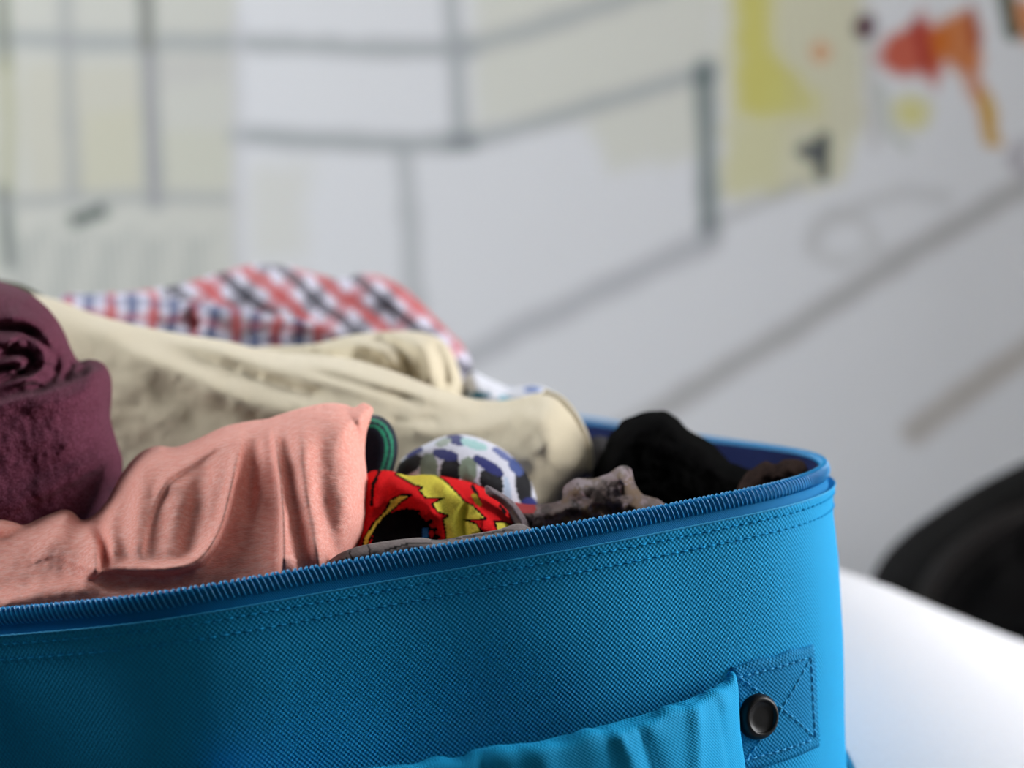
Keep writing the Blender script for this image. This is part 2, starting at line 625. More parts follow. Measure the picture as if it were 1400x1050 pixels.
case_h = 0.150
base_loc = surf(0.3, case_h)
case = empty('suitcase', tuple(c2w([planept(-0.13, 1.12)])[0] - ez * case_h))
tag(case, 'open bright blue fabric suitcase packed with clothes on the bed', 'suitcase')
case_rot = None

# outer fabric
S = np.arange(NP) * PERIM / NP
H = np.r_[0.0099, 0.0094, 0.0090, 0.0091, 0.0097, 0.0108, np.linspace(0.0125, case_h - 0.012, 60), case_h - 0.006, case_h - 0.001, case_h]
LIFT = np.r_[-0.0022, -0.0012, -0.0003, 0.0, 0.0002, 0.0002, np.zeros(60), -0.001, -0.006, -0.014]
SS, HH = np.meshgrid(S, H)
lf = np.repeat(LIFT[:, None], NP, 1)
# stitch lines pull the cloth in, cloth is not perfectly flat
for hs, am in ((0.0122, .0003), (0.0175, .0004)):
    lf = lf - am * np.exp(-((HH - hs) / 0.0007) ** 2)
lf = lf + 0.0009 * vnoise(SS * 28, HH * 22, 2) * np.clip((HH - .02) / .02, 0, 1)
lf = lf + 0.00025 * vnoise(SS * 420, HH * 60, 4) * np.exp(-((HH - .0095) / .004) ** 2)
V = surf(SS, HH, lf)
me = grid_mesh('outer_shell', V, np.stack([SS, HH], -1), True)
shell = link('outer_shell', me, M_BLUE, case)
# bottom
bot = V[-1]
ctr = bot.mean(0)
me = mesh('bottom_panel', np.vstack([bot, ctr[None]]), [(i, NP, (i + 1) % NP) for i in range(NP)][::-1])
me.uv_layers.new(name='UVMap')
link('bottom_panel', me, M_BLUE, case, smooth=False)

# zipper tape
Ht = np.r_[0.0075, 0.0040, 0.0013, 0.0007, 0.0012, 0.0030, 0.0052, 0.0062, 0.0085, 0.0108]
Ot = np.r_[-0.0010, -0.0008, -0.0005, 0.0005, 0.0014, 0.0018, 0.0014, 0.0009, 0.0012, 0.0016] - 0.0036
SS, HH = np.meshgrid(S, Ht)
Pp, tt, nn = frame(SS)
Vt = Pp + nn * (Ot + 0.0036)[:, None, None] - ez * HH[..., None]
tape = link('zipper_tape', grid_mesh('zipper_tape', Vt, np.stack([SS, HH], -1), True), M_TAPE, case)
tape['label'] = 'flat blue woven tape carrying the zip teeth'


def tube(C, r, sides, up=None, close=False):
    """tube along polyline C -> verts, faces"""
    C = np.asarray(C, float)
    T = np.gradient(C, axis=0)
    T /= np.linalg.norm(T, axis=1, keepdims=True) + 1e-12
    ref = np.array([0.123, 0.31, 0.94]) if up is None else np.asarray(up, float)
    A = np.cross(T, ref)
    A /= np.linalg.norm(A, axis=1, keepdims=True) + 1e-12
    B = np.cross(T, A)
    rr = np.broadcast_to(np.asarray(r, float), (len(C),))
    an = np.arange(sides) * 2 * math.pi / sides
    V = C[:, None] + rr[:, None, None] * (A[:, None] * np.cos(an)[None, :, None] + B[:, None] * np.sin(an)[None, :, None])
    n = len(C)
    idx = np.arange(n * sides).reshape(n, sides)
    nx = np.roll(idx, -1, 1)
    F = np.stack([idx[:-1], nx[:-1], nx[1:], idx[1:]], -1).reshape(-1, 4).tolist()
    if close:
        F += [list(idx[0][::-1]), list(idx[-1])]
    return V.reshape(-1, 3), F


# zipper coil: one helix round the rim
pitch, seg = 0.00195, 14
s_a, s_b = 0.004, PERIM - 0.35
turns = int((s_b - s_a) / pitch)
ph = np.arange(turns * seg) * 2 * math.pi / seg
sarc = s_a + ph / (2 * math.pi) * pitch
Pc, tc_, nc = frame(sarc)
cv = np.sign(np.cos(ph)) * np.abs(np.cos(ph)) ** 0.8
cn = np.sin(ph)
C = Pc + nc * (0.0007 + 0.0017 * cn)[:, None] - ez * (0.0030 - 0.0028 * cv)[:, None] - tc_ * (0.0007 * cv * (cn > 0))[:, None]
Vc, Fc = tube(C, 0.00034 + 0.00022 * np.clip(cv, 0, 1) ** 3, 5)
coil = link('zipper_coil', mesh('zipper_coil', Vc, Fc), M_COIL, case)
coil['label'] = 'blue nylon zip teeth in one long coil'
coil['kind'] = 'stuff'


def stitches(name, paths, parent, mat, length=0.0030, gap=0.0011, r=0.00032):
    """paths: list of callables f(t in metres)->(pos, normal), length"""
    Vs, Fs, n0 = [], [], 0
    for f, Ltot in paths:
        t = 0.0
        while t + length < Ltot:
            u = np.linspace(t, t + length, 5)
            P, N = f(u)
            arch = np.array([-0.0004, 0.00022, 0.0003, 0.00022, -0.0004])
            C = P + N * arch[:, None]
            v, fc = tube(C, r * (1 + .2 * random.random()), 5, up=N[0], close=True)
            Vs.append(v)
            Fs += [[i + n0 for i in q] for q in fc]
            n0 += len(v)
            t += length + gap + random.uniform(-.0002, .0002)
    o = link(name, mesh(name, np.vstack(Vs), Fs), mat, parent)
    o['kind'] = 'stuff'
    return o


def row(h, a, b):
    def f(u):
        P = surf(a + u, h + 0 * u, 0.0)
        _, _, n = frame(a + u)
        return P, n
    return f, b - a


stitches('edge_stitching', [row(0.0122, 0.0, 0.95), row(0.0175, 0.0, 0.95)], shell, M_THREAD_DK, 0.0027, 0.0012, 0.0003)
# bright selvedge thread along the fabric edge
sarc = np.arange(0, 0.95, 0.0012)
Pe = surf(sarc, 0.0091 + 0.00012 * np.sin(sarc * 2300), 0.0003)
v, f = tube(Pe, 0.00034, 5)
link('edge_piping', mesh('edge_piping', v, f), M_THREAD, shell)

# lining
Hl = np.r_[0.0015, 0.006, 0.02, 0.06, 0.10, case_h - 0.012]
SS, HH = np.meshgrid(S[::2], Hl)
Pp, tt, nn = frame(SS)
Vl = Pp - nn * np.r_[0.0018, 0.003, 0.0045, 0.006, 0.009, 0.016][:, None, None] - ez * HH[..., None]
nl = len(S[::2])
bot = Vl[-1]
Fl = []
idx = np.arange(len(Hl) * nl).reshape(len(Hl), nl)
nx = np.roll(idx, -1, 1)
Fl = np.stack([idx[:-1], nx[:-1], nx[1:], idx[1:]], -1).reshape(-1, 4).tolist()
Vl2 = np.vstack([Vl.reshape(-1, 3), bot.mean(0)[None]])
Fl += [[int(idx[-1, i]), int(nx[-1, i]), len(Vl2) - 1] for i in range(nl)]
lining = link('lining', mesh('lining', Vl2, Fl), M_LINING, case)
lining['label'] = 'dark navy inner lining'


# find (s,h) on the shell for a pixel
_sg = np.arange(0, 0.75, 0.001)
_hg = np.arange(0.01, 0.148, 0.001)
_SG, _HG = np.meshgrid(_sg, _hg)
_u, _v, _d = w2px(surf(_SG, _HG).reshape(-1, 3))


def px_on_shell(x, y):
    cost = np.hypot(_u - x, _v - y) + np.where(_d > 0.93, 500, 0)
    k = int(np.argmin(cost))
    return _SG.ravel()[k], _HG.ravel()[k]


pc = [px_on_shell(*p) for p in [(998, 913), (1108, 882), (1121, 1029), (1012, 1048)]]
print('patch corners s,h', pc)
ps0, ps1 = (pc[0][0] + pc[3][0]) / 2, (pc[1][0] + pc[2][0]) / 2
ph0, ph1 = (pc[0][1] + pc[1][1]) / 2, (pc[2][1] + pc[3][1]) / 2
lend = px_on_shell(282, 1036)
print('left handle end', lend, 'patch', ps0, ps1, ph0, ph1)


def slab(name, s0, s1, h0, h1, thick, mat, parent, jitter=0.0006):
    ns, nh = 24, 20
    ss, hh = np.meshgrid(np.linspace(s0, s1, ns), np.linspace(h0, h1, nh))
    ed = np.minimum.reduce([ss - s0, s1 - ss, hh - h0, h1 - hh])
    lift = thick * (1 - np.exp(-(ed + 0.0004) / 0.0006)) + 0.0004 * np.exp(-((ed - 0.0015) / .001) ** 2)
    # pressed in along the seams
    lift = lift - 0.0005 * np.exp(-((ed - 0.0042) / .0007) ** 2)
    hh2 = hh + jitter * vnoise(ss * 120, hh * 120, 11)
    ss2 = ss + jitter * vnoise(ss * 120, hh * 120, 12)
    Vf = surf(ss2, hh2, lift)
    Vb = surf(ss2, hh2, -0.0008)
    idx = np.arange(ns * nh).reshape(nh, ns)
    F = np.stack([idx[:-1, :-1], idx[1:, :-1], idx[1:, 1:], idx[:-1, 1:]], -1).reshape(-1, 4).tolist()
    nb = ns * nh
    F += [[i + nb for i in q[::-1]] for q in F]
    ring = list(idx[0, :]) + list(idx[1:, -1]) + list(idx[-1, -2::-1]) + list(idx[-2:0:-1, 0])
    for i in range(len(ring)):
        a, b = int(ring[i]), int(ring[(i + 1) % len(ring)])
        F.append([a, b, b + nb, a + nb])
    me = mesh(name, np.vstack([Vf.reshape(-1, 3), Vb.reshape(-1, 3)]), F)
    lay = me.uv_layers.new(name='UVMap')
    vi = np.empty(len(me.loops), int)
    me.loops.foreach_get('vertex_index', vi)
    UV = np.tile(np.stack([ss, hh], -1).reshape(-1, 2), (2, 1))
    lay.data.foreach_set('uv', UV[vi].ravel())
    bmm = bmesh.new()
    bmm.from_mesh(me)
    bmesh.ops.recalc_face_normals(bmm, faces=bmm.faces)
    bmm.to_mesh(me)
    bmm.free()
    return link(name, me, mat, parent)


def seg_on(s0, h0, s1, h1, lift):
    Ltot = math.hypot(s1 - s0, h1 - h0)

    def f(u):
        k = u / Ltot
        s, h = s0 + (s1 - s0) * k, h0 + (h1 - h0) * k
        P = surf(s, h, lift)
        _, _, n = frame(s)
        return P, n
    return f, Ltot


M_PATCH = weave('blue_oxford_patch', (10, 134, 186), (6, 114, 166), 0.0016, 0.0017, bump=1.0)


def lathe(prof, o, ax, sides=40):
    ax = ax / np.linalg.norm(ax)
    a = np.cross(ax, [0, 0, 1.0])
    a /= np.linalg.norm(a)
    b = np.cross(ax, a)
    an = np.arange(sides) * 2 * math.pi / sides
    V = [o + ax * z + r * (a * math.cos(t) + b * math.sin(t)) for r, z in prof for t in an]
    F = []
    for i in range(len(prof) - 1):
        for j in range(sides):
            k = (j + 1) % sides
            F.append((i * sides + j, i * sides + k, (i + 1) * sides + k, (i + 1) * sides + j))
    F.append(tuple((len(prof) - 1) * sides + j for j in range(sides)))
    return V, F


handle_len = ps0 - lend[0]
for side in (0, 1):
    if side == 0:
        a, b = ps0, ps1
        ra = px_on_shell(1031, 978)
    else:
        b = lend[0]
        a = b - (ps1 - ps0)
        ra = (b - (px_on_shell(1031, 978)[0] - ps0), px_on_shell(1031, 978)[1])
    pt = slab('handle_patch', a, b, ph0, ph1, 0.0016, M_PATCH, case)
    i = 0.0042
    L_ = 0.0016
    stitches('patch_stitching', [seg_on(a + .001, ph0 + i, b - i, ph0 + i, L_), seg_on(b - i, ph0 + i, b - i, ph1 - i, L_), seg_on(a + .001, ph1 - i, b - i, ph1 - i, L_),
                                 seg_on(a + .002, ph0 + i, b - i, ph1 - i, L_), seg_on(a + .002, ph1 - i, b - i, ph0 + i, L_)] +
             ([] if side == 0 else [seg_on(a + i, ph0 + i, a + i, ph1 - i, L_)]), pt, M_THREAD, 0.0026, 0.0009, 0.00034)
    _, _, n = frame(np.array([ra[0]]))
    o0 = surf(np.array([ra[0]]), np.array([ra[1]]), 0.001)[0]
    prof = [(0.0084, 0), (0.0084, 0.0012), (0.0082, 0.0022), (0.0075, 0.0034), (0.0068, 0.0041), (0.0062, 0.0043), (0.0058, 0.0041), (0.0056, 0.0034), (0.0054, 0.0032), (0.003, 0.0031), (0.0008, 0.0032)]
    v, f = lathe(prof, o0, n[0])
    rv = link('rivet', mesh('rivet', v, f), M_BLACK_METAL, pt)
    rv['label'] = 'round black metal snap rivet with a raised rim'

# handle: padded strap bowing out from the case between the patches
ns, nc_ = 120, 40
t = np.linspace(0, 1, ns)
hs = lend[0] - 0.001 + (ps0 - 0.0035 - lend[0] + 0.001) * t
bow = 0.034 * np.clip(np.sin(math.pi * t), 0, 1) ** 0.62
hw = 0.5 * (ph1 - ph0) * (0.99 - 0.03 * np.sin(math.pi * t))
hc = 0.5 * (ph0 + ph1) + 0.002 + 0.001 * np.sin(math.pi * t)
th = 0.0022 + 0.0065 * np.clip(np.sin(math.pi * t), 0, 1) ** 0.4
an = np.arange(nc_) * 2 * math.pi / nc_
cc = np.sign(np.cos(an)) * np.abs(np.cos(an)) ** 0.35
sn = np.sign(np.sin(an)) * np.abs(np.sin(an)) ** 0.75
TT, AA = np.meshgrid(t, an, indexing='ij')
h = hc[:, None] - hw[:, None] * cc[None]
lift = 0.003 + bow[:, None] + th[:, None] * (sn[None] + 0.1)
# creases across the strap and along its edge
hh_ = (h - hc[:, None])
for k, (tc0, wd, am, sl) in enumerate([(0.70, .010, .0022, 1.2), (0.735, .009, -.0016, 1.0), (0.82, .014, .0018, -0.6), (0.56, .02, .0012, .8), (0.45, .014, -.0015, .4), (0.30, .02, .0014, -.5), (0.91, .012, -.0012, .9), (0.15, .014, .0016, 1)]):
    lift = lift + am * np.exp(-((TT - tc0 - sl * hh_) / wd) ** 2)
h = h + 0.0016 * vnoise(TT * 26, AA * 0.4, 21) * np.sin(math.pi * TT) ** .5
lift = lift + 0.0007 * vnoise(TT * 30, h * 90, 22)
# gathered tips at both ends
tip = np.exp(-((TT - 0.988) / .018) ** 2) + np.exp(-((TT - 0.012) / .018) ** 2)
h = h - 0.0022 * tip * (cc[None] > 0.3)
lift = lift + 0.0018 * tip * np.abs(cc[None])
Vh = surf(np.repeat(hs[:, None], nc_, 1), h, lift)
idx = np.arange(ns * nc_).reshape(ns, nc_)
nx = np.roll(idx, -1, 1)
F = np.stack([idx[:-1], nx[:-1], nx[1:], idx[1:]], -1).reshape(-1, 4).tolist()
F += [[int(i) for i in idx[0][::-1]], [int(i) for i in idx[-1]]]
me = mesh('handle', Vh.reshape(-1, 3), F)
lay = me.uv_layers.new(name='UVMap')
vi = np.empty(len(me.loops), int)
me.loops.foreach_get('vertex_index', vi)
UV = np.stack([np.repeat(hs[:, None], nc_, 1), h + 0 * AA], -1).reshape(-1, 2)
lay.data.foreach_set('uv', UV[vi].ravel())
hd = link('handle', me, M_BLUE_FINE, case)
hd['label'] = 'padded blue fabric carrying handle'

# ------------------------------------------------------------------ cloth bundles
def ridge(H, X, Y, pts, wd, amp):
    P = spline(pts, 6) if len(pts) > 2 else np.asarray(pts, float)
    d, s, fr = pdist(X, Y, P)
    tp = np.clip(np.minimum(fr, 1 - fr) / 0.18, 0, 1)
    return H + amp * tp * np.exp(-(d / wd) ** 2)


def step(H, X, Y, pts, wd, amp, sharp=2.0):
    """cloth edge lying over what is behind: raised on the side to the RIGHT of the drawn direction (screen)"""
    P = spline(pts, 6) if len(pts) > 2 else np.asarray(pts, float)
    d, s, fr = pdist(X, Y, P)
    tp = np.clip(np.minimum(fr, 1 - fr) / 0.12, 0, 1)
    sd = d * s
    up = 1 / (1 + np.exp(-np.clip(sd / sharp, -40, 40)))
    return H + amp * tp * up * np.exp(-np.maximum(sd, 0) / wd)


def bundle(name, outline, d0, front, back, R, mat, parent=None, ddx=0.0, ddy=0.0, grid=5.0, folds=(), noise=(0.0, 30), paint=None, relax=12, wob=0.0, dmin=0.0):
    """soft closed body: outline as seen from the camera, its own distance, thickness to the front and back,
    ddx / ddy lean it in depth (metres per 100 px), folds are ('r'|'s', polyline, width px, height m)"""
    O = spline(outline, grid * 0.8, closed=True)
    if wob:
        O = O + wob * np.stack([vnoise(O[:, 0] / 14, O[:, 1] / 14, 31), vnoise(O[:, 0] / 14, O[:, 1] / 14, 32)], -1)
    x0, y0 = O.min(0)
    x1, y1 = O.max(0)
    gx, gy = np.meshgrid(np.arange(x0, x1, grid), np.arange(y0, y1, grid * .866))
    gx = gx + (np.arange(gx.shape[0]) % 2)[:, None] * grid * .5
    gx, gy = gx.ravel(), gy.ravel()
    ring = np.vstack([O, O[:1]])
    dd, _, _ = pdist(gx, gy, ring)
    keep = inpoly(gx, gy, O) & (dd > grid * 0.55)
    pts = np.vstack([O, np.stack([gx[keep], gy[keep]], -1)])
    n = len(O)
    res = delaunay_2d_cdt([Vector(p) for p in pts], [(i, (i + 1) % n) for i in range(n)], [], 1, 1e-4)
    P = np.array([tuple(p) for p in res[0]])
    F = [list(f) for f in res[2]]
    E = np.array(res[1])
    X, Y = P[:, 0], P[:, 1]
    e, _, _ = pdist(X, Y, ring)
    bd = e < 0.05
    ecl = np.clip(e / R, 0, 1)
    prof = np.sqrt(np.clip(1 - (1 - ecl) ** 2, 0, 1))
    for _ in range(relax):
        acc = np.zeros(len(P))
        cnt = np.zeros(len(P))
        np.add.at(acc, E[:, 0], prof[E[:, 1]])
        np.add.at(acc, E[:, 1], prof[E[:, 0]])
        np.add.at(cnt, E[:, 0], 1)
        np.add.at(cnt, E[:, 1], 1)
        prof = np.where(bd, 0, 0.4 * prof + 0.6 * acc / np.maximum(cnt, 1))
    prof /= max(prof.max(), 1e-6)
    hf = np.zeros(len(P))
    for k in folds:
        hf = (ridge if k[0] == 'r' else step)(hf, X, Y, *k[1:])
    if noise[0]:
        hf = hf + noise[0] * fbm(X / noise[1], Y / noise[1], 40, 3)
    fade = np.clip(e / 10, 0, 1)
    hfront = front * prof + hf * fade
    xc, yc = X.mean(), Y.mean()
    base = d0 + ddx * (X - xc) / 100 + ddy * (yc - Y) / 100
    base = np.maximum(base, dmin) + 0.004 * np.log1p(np.exp(-np.abs(base - dmin) / 0.004))
    A = px(X, Y, base - hfront)
    inner = np.where(~bd)[0]
    remap = np.arange(len(P))
    remap[inner] = len(P) + np.arange(len(inner))
    B = px(X[inner], Y[inner], base[inner] + back * prof[inner])
    V = np.vstack([A, B])
    faces = []
    for f in F:
        a, b, c = f
        # make the front face the camera: screen orientation
        cr = (X[b] - X[a]) * (Y[c] - Y[a]) - (Y[b] - Y[a]) * (X[c] - X[a])
        if cr > 0:
            a, b, c = a, c, b
        faces.append((a, b, c))
        faces.append((remap[a], remap[c], remap[b]))
    me = mesh(name, V, faces)
    if paint is not None:
        rgb = paint(X, Y, e)
        set_col(me, np.vstack([rgb, rgb[inner]]))
    return link(name, me, mat, parent)


def base_at(o):
    return o


# --- materials of the clothes
M_PINK = fabric('salmon_jersey', (232, 156, 141), var=0.08, scale=1700, heather=((247, 200, 190), 620, 0.6), sheen=0.06, bump=0.35, stretch=(0.35, 1, 1.4))
M_PURPLE = fabric('maroon_heather_jersey', (80, 32, 48), var=0.35, scale=2200, heather=((132, 76, 100), 1300, 0.75), sheen=0.05, bump=0.5)
M_BEIGE = fabric('beige_cotton', (208, 196, 170), var=0.07, scale=1200, sheen=0.15)
M_BEIGE_HEM = fabric('beige_cotton_hem', (208, 196, 170), var=0.07, scale=1200, sheen=0.15)
M_PLAID = fabric('plaid_cotton', attr=True, var=0.06, scale=1200, sheen=0.1)
M_PRINT = fabric('printed_knit', attr=True, var=0.16, scale=1600, sheen=0.0, bump=0.4, spec=0.04)
M_TILE = fabric('tile_print_cotton', attr=True, var=0.08, scale=1200, sheen=0.1)
M_BLACKC = fabric('black_knit', (4, 4, 4), var=0.2, scale=900, sheen=0.0, spec=0.02)
M_GREYC = fabric('grey_cotton', attr=True, var=0.12, scale=1100, sheen=0.1)
M_BROWN = fabric('dark_brown_wool', (40, 30, 27), var=0.3, scale=600, heather=((58, 44, 38), 260, .6), sheen=0.0, spec=0.03)
M_OLIVE = fabric('dark_olive_cotton', (74, 72, 56), var=0.12, sheen=0.05)
M_WHITEC = fabric('white_cotton_print', attr=True, var=0.05, scale=900, sheen=0.1)
M_NAVY = fabric('navy_knit', attr=True, var=0.2, scale=1300, sheen=0.1)


# --- plaid shirt, lying at the far side of the pile
def plaid_paint(X, Y, e):
    up = np.interp(X, [60, 200, 300, 430, 520, 660], [395, 402, 418, 440, 520, 560])
    low = Y > up
    ang = np.where(low, math.radians(4), math.radians(40))
    X_ = X * np.cos(ang) + Y * np.sin(ang) + 3 * vnoise(X / 30, Y / 30, 1)
    Y_ = -X * np.sin(ang) + Y * np.cos(ang) + 3 * vnoise(X / 30, Y / 30, 2)
    per = np.where(low, 46.0, 62.0)
    a, b = np.mod(X_ / (per * 1.25), 1), np.mod(Y_ / (per * 0.9), 1)
    ka, kb = np.where(low, 0.8, 0.55), np.where(low, 0.45, 0.8)
    white, red, navy, dark = lin((206, 202, 218)), lin((186, 64, 60)), lin((62, 82, 126)), lin((44, 44, 56))
    col = np.tile(white, (len(X), 1))

    def band(m, c, k):
        nonlocal col
        m = m[:, None] * k
        col = col * (1 - m) + c * m
    band((a < 0.26).astype(float), red, ka[:, None])
    band(((a > 0.5) & (a < 0.74)).astype(float), np.where(low[:, None], navy, dark), ka[:, None])
    band((b < 0.3).astype(float), red, kb[:, None])
    band(((b > 0.52) & (b < 0.76)).astype(float), np.where(low[:, None], navy, dark), kb[:, None])
    return col


plaid = bundle('plaid_shirt', [(84, 406), (130, 402), (200, 396), (255, 386), (305, 371), (350, 361), (395, 364), (440, 376), (468, 381), (492, 374), (520, 377), (552, 394), (585, 424), (612, 452), (632, 472), (645, 500), (646, 530), (630, 640), (420, 660), (180, 560), (90, 450)],
               1.21, 0.045, 0.06, 60, M_PLAID, ddy=0.03, grid=4.0, paint=plaid_paint, noise=(0.002, 26),
               folds=[('s', [(90, 400), (200, 404), (300, 420), (430, 440), (540, 460)], 40, 0.010), ('r', [(300, 375), (350, 400), (430, 440)], 22, 0.008), ('r', [(440, 380), (500, 420), (560, 450)], 18, -0.008), ('r', [(500, 376), (560, 420), (610, 460)], 16, 0.008), ('r', [(220, 395), (280, 402), (300, 415)], 10, -0.006), ('r', [(250, 425), (275, 450)], 12, -0.01)])
tag(plaid, 'red, white and navy plaid shirt heaped at the far side of the suitcase', 'shirt')


# --- white printed cloth behind the beige trousers
def white_paint(X, Y, e):
    col = np.tile(lin((224, 226, 236)), (len(X), 1))
    for x, y, rx, ry, c in [(655, 540, 16, 5, (70, 130, 160)), (728, 533, 14, 4, (60, 100, 170)), (690, 545, 10, 4, (120, 170, 190)), (700, 528, 6, 3, (150, 170, 200))]:
        m = (np.hypot((X - x) / rx, (Y - y) / ry) < 1)[:, None]
        col = np.where(m, lin(c), col)
    return col


wc = bundle('printed_blouse', [(630, 560), (634, 520), (646, 508), (670, 519), (700, 530), (728, 527), (750, 533), (772, 552), (765, 600), (700, 660), (640, 640)],
            1.10, 0.02, 0.03, 30, M_WHITEC, grid=3.5, paint=white_paint, noise=(0.001, 20))
tag(wc, 'white blouse with small blue marks peeking out behind the beige trousers', 'blouse')

# --- dark olive cloth at the far left behind the maroon roll
ol = bundle('folded_garment', [(-90, 372), (-40, 376), (0, 382), (32, 390), (58, 404), (80, 425), (90, 520), (40, 640), (-90, 640)], 1.11, 0.02, 0.04, 40, M_OLIVE, grid=6, noise=(0.001, 20))
tag(ol, 'dark olive cloth mostly hidden behind the rolled maroon shirt', 'garment')

# --- beige trousers: two legs
tr = empty('trousers', tuple(px(430, 700, 1.03)[0]))
tag(tr, 'beige cotton trousers rolled lengthwise across the middle of the pile', 'trousers')
bundle('trouser_leg', [(20, 402), (48, 403), (85, 412), (125, 428), (180, 443), (245, 456), (310, 466), (350, 476), (400, 484), (470, 489), (530, 505), (580, 524), (630, 541), (670, 548), (705, 545), (735, 537), (756, 539), (776, 556), (793, 580), (803, 606), (807, 632), (800, 652), (780, 672), (740, 720), (600, 740), (400, 740), (200, 700), (60, 600), (20, 480)],
       1.005, 0.050, 0.04, 85, M_BEIGE, tr, ddx=-0.006, ddy=0.025, grid=4.0, noise=(0.0012, 40),
       folds=[('r', [(90, 425), (160, 462), (240, 505), (330, 548), (430, 570), (520, 580)], 20, 0.007),
              ('r', [(150, 450), (230, 478), (290, 500), (360, 520)], 14, -0.007),
              ('r', [(220, 460), (300, 478), (380, 505), (470, 525), (560, 545)], 12, 0.006),
              ('r', [(190, 520), (280, 560), (380, 590), (460, 600)], 26, -0.003),
              ('r', [(330, 510), (390, 530), (450, 545)], 8, -0.005),
              ('r', [(380, 492), (480, 510), (560, 535), (640, 556)], 9, 0.005),
              ('r', [(420, 505), (500, 530), (580, 552)], 7, -0.005),
              ('r', [(540, 575), (580, 590), (640, 588), (700, 575)], 12, 0.004),
              ('r', [(530, 572), (560, 577), (590, 573), (602, 585)], 5, -0.002),
              ('r', [(640, 560), (700, 556), (750, 552)], 9, -0.005),
              ('r', [(700, 565), (740, 580), (760, 620)], 18, 0.005),
              ('s', [(742, 537), (772, 562), (788, 592), (796, 625), (794, 655)][::-1], 30, 0.004, 1.5)])
bundle('trouser_leg', [(300, 482), (360, 474), (430, 470), (475, 459), (520, 454), (565, 453), (600, 462), (618, 482), (628, 508), (634, 536), (625, 600), (520, 640), (380, 600)],
       1.09, 0.03, 0.03, 40, M_BEIGE, tr, grid=4.0, noise=(0.001, 24),
       folds=[('r', [(470, 468), (520, 478), (545, 505)], 8, 0.006), ('r', [(500, 462), (545, 475), (565, 520)], 7, -0.010), ('r', [(560, 460), (580, 480), (590, 530)], 8, 0.006), ('r', [(590, 465), (605, 495), (612, 535)], 7, -0.009), ('r', [(330, 480), (420, 482), (480, 490)], 9, -0.010)])
# hem stitched round the opening of the leg
hp = spline([(744, 538), (766, 548), (784, 569), (797, 594), (804, 620), (803, 648)], 4)
hd_ = 1.005 - 0.006 * (hp[:, 0] - 430) / 100 + 0.025 * (600 - hp[:, 1]) / 100 - 0.006
hw_ = px(hp[:, 0], hp[:, 1], hd_)
v, f = tube(hw_, 0.0022, 8, close=True)
link('hem', mesh('hem', v, f), M_BEIGE_HEM, tr)

# --- black garment at the right
bk = bundle('knitted_cardigan', [(812, 640), (826, 612), (838, 588), (858, 572), (880, 562), (908, 562), (926, 573), (938, 587), (962, 599), (984, 615), (1002, 632), (1045, 648), (1075, 668), (1060, 740), (900, 780), (820, 740)],
            0.945, 0.03, 0.05, 45, M_BLACKC, ddy=0.02, grid=4.5, noise=(0.002, 18), wob=2.0)
tag(bk, 'black knitted garment humped inside the right corner of the suitcase', 'garment')
bk2 = bundle('folded_garment', [(796, 700), (797, 630), (806, 600), (825, 597), (848, 610), (870, 640), (870, 720)], 1.03, 0.02, 0.03, 25, fabric('charcoal_cotton', (40, 38, 40), sheen=.03), grid=5, noise=(0.001, 20))
tag(bk2, 'charcoal garment glimpsed between trouser hem and black garment', 'garment')
br = bundle('wool_scarf', [(1005, 690), (1015, 655), (1032, 637), (1048, 630), (1062, 635), (1072, 628), (1090, 628), (1102, 636), (1106, 652), (1090, 690), (1050, 720)], 0.905, 0.014, 0.02, 22, M_BROWN, grid=4, noise=(0.002, 12), wob=1.5)
tag(br, 'dark brown woollen scarf tucked into the right corner of the suitcase', 'scarf')


# --- grey-brown mottled garment beside the black one
def mottled(X, Y, e):
    n1, n2, n3 = fbm(X / 22, Y / 16, 3, 3), fbm(X / 14, Y / 12, 9, 3), fbm(X / 9, Y / 9, 14, 2)
    col = np.tile(lin((100, 86, 82)), (len(X), 1))
    col = np.where((n1 > 0.15)[:, None], lin((116, 102, 102)), col)
    col = np.where((n2 > 0.35)[:, None], lin((98, 80, 64)), col)
    col = np.where((n3 > 0.55)[:, None], lin((128, 114, 118)), col)
    col = np.where((n2 < -0.5)[:, None], lin((66, 55, 52)), col)
    d, _, _ = pdist(X, Y, [(690, 690), (724, 694)])
    col = np.where((d < 9)[:, None], lin((170, 30, 34)), col)
    return col


mg = bundle('patterned_scarf', [(690, 700), (700, 688), (725, 690), (755, 688), (768, 682), (770, 666), (786, 655), (806, 655), (830, 648), (848, 638), (862, 641), (868, 660), (878, 676), (900, 682), (915, 700), (900, 740), (800, 770), (700, 760)],
            0.875, 0.024, 0.022, 30, M_GREYC, grid=3.2, paint=mottled, noise=(0.0018, 14), wob=1.5,
            folds=[('r', [(720, 705), (780, 695), (860, 690)], 10, 0.006), ('r', [(770, 672), (800, 690), (860, 700)], 9, -0.006), ('r', [(800, 660), (850, 655), (862, 680)], 9, 0.006), ('s', [(690, 700), (760, 692), (775, 675)], 12, 0.004)])
tag(mg, 'mottled grey-brown patterned scarf beside the black garment', 'scarf')


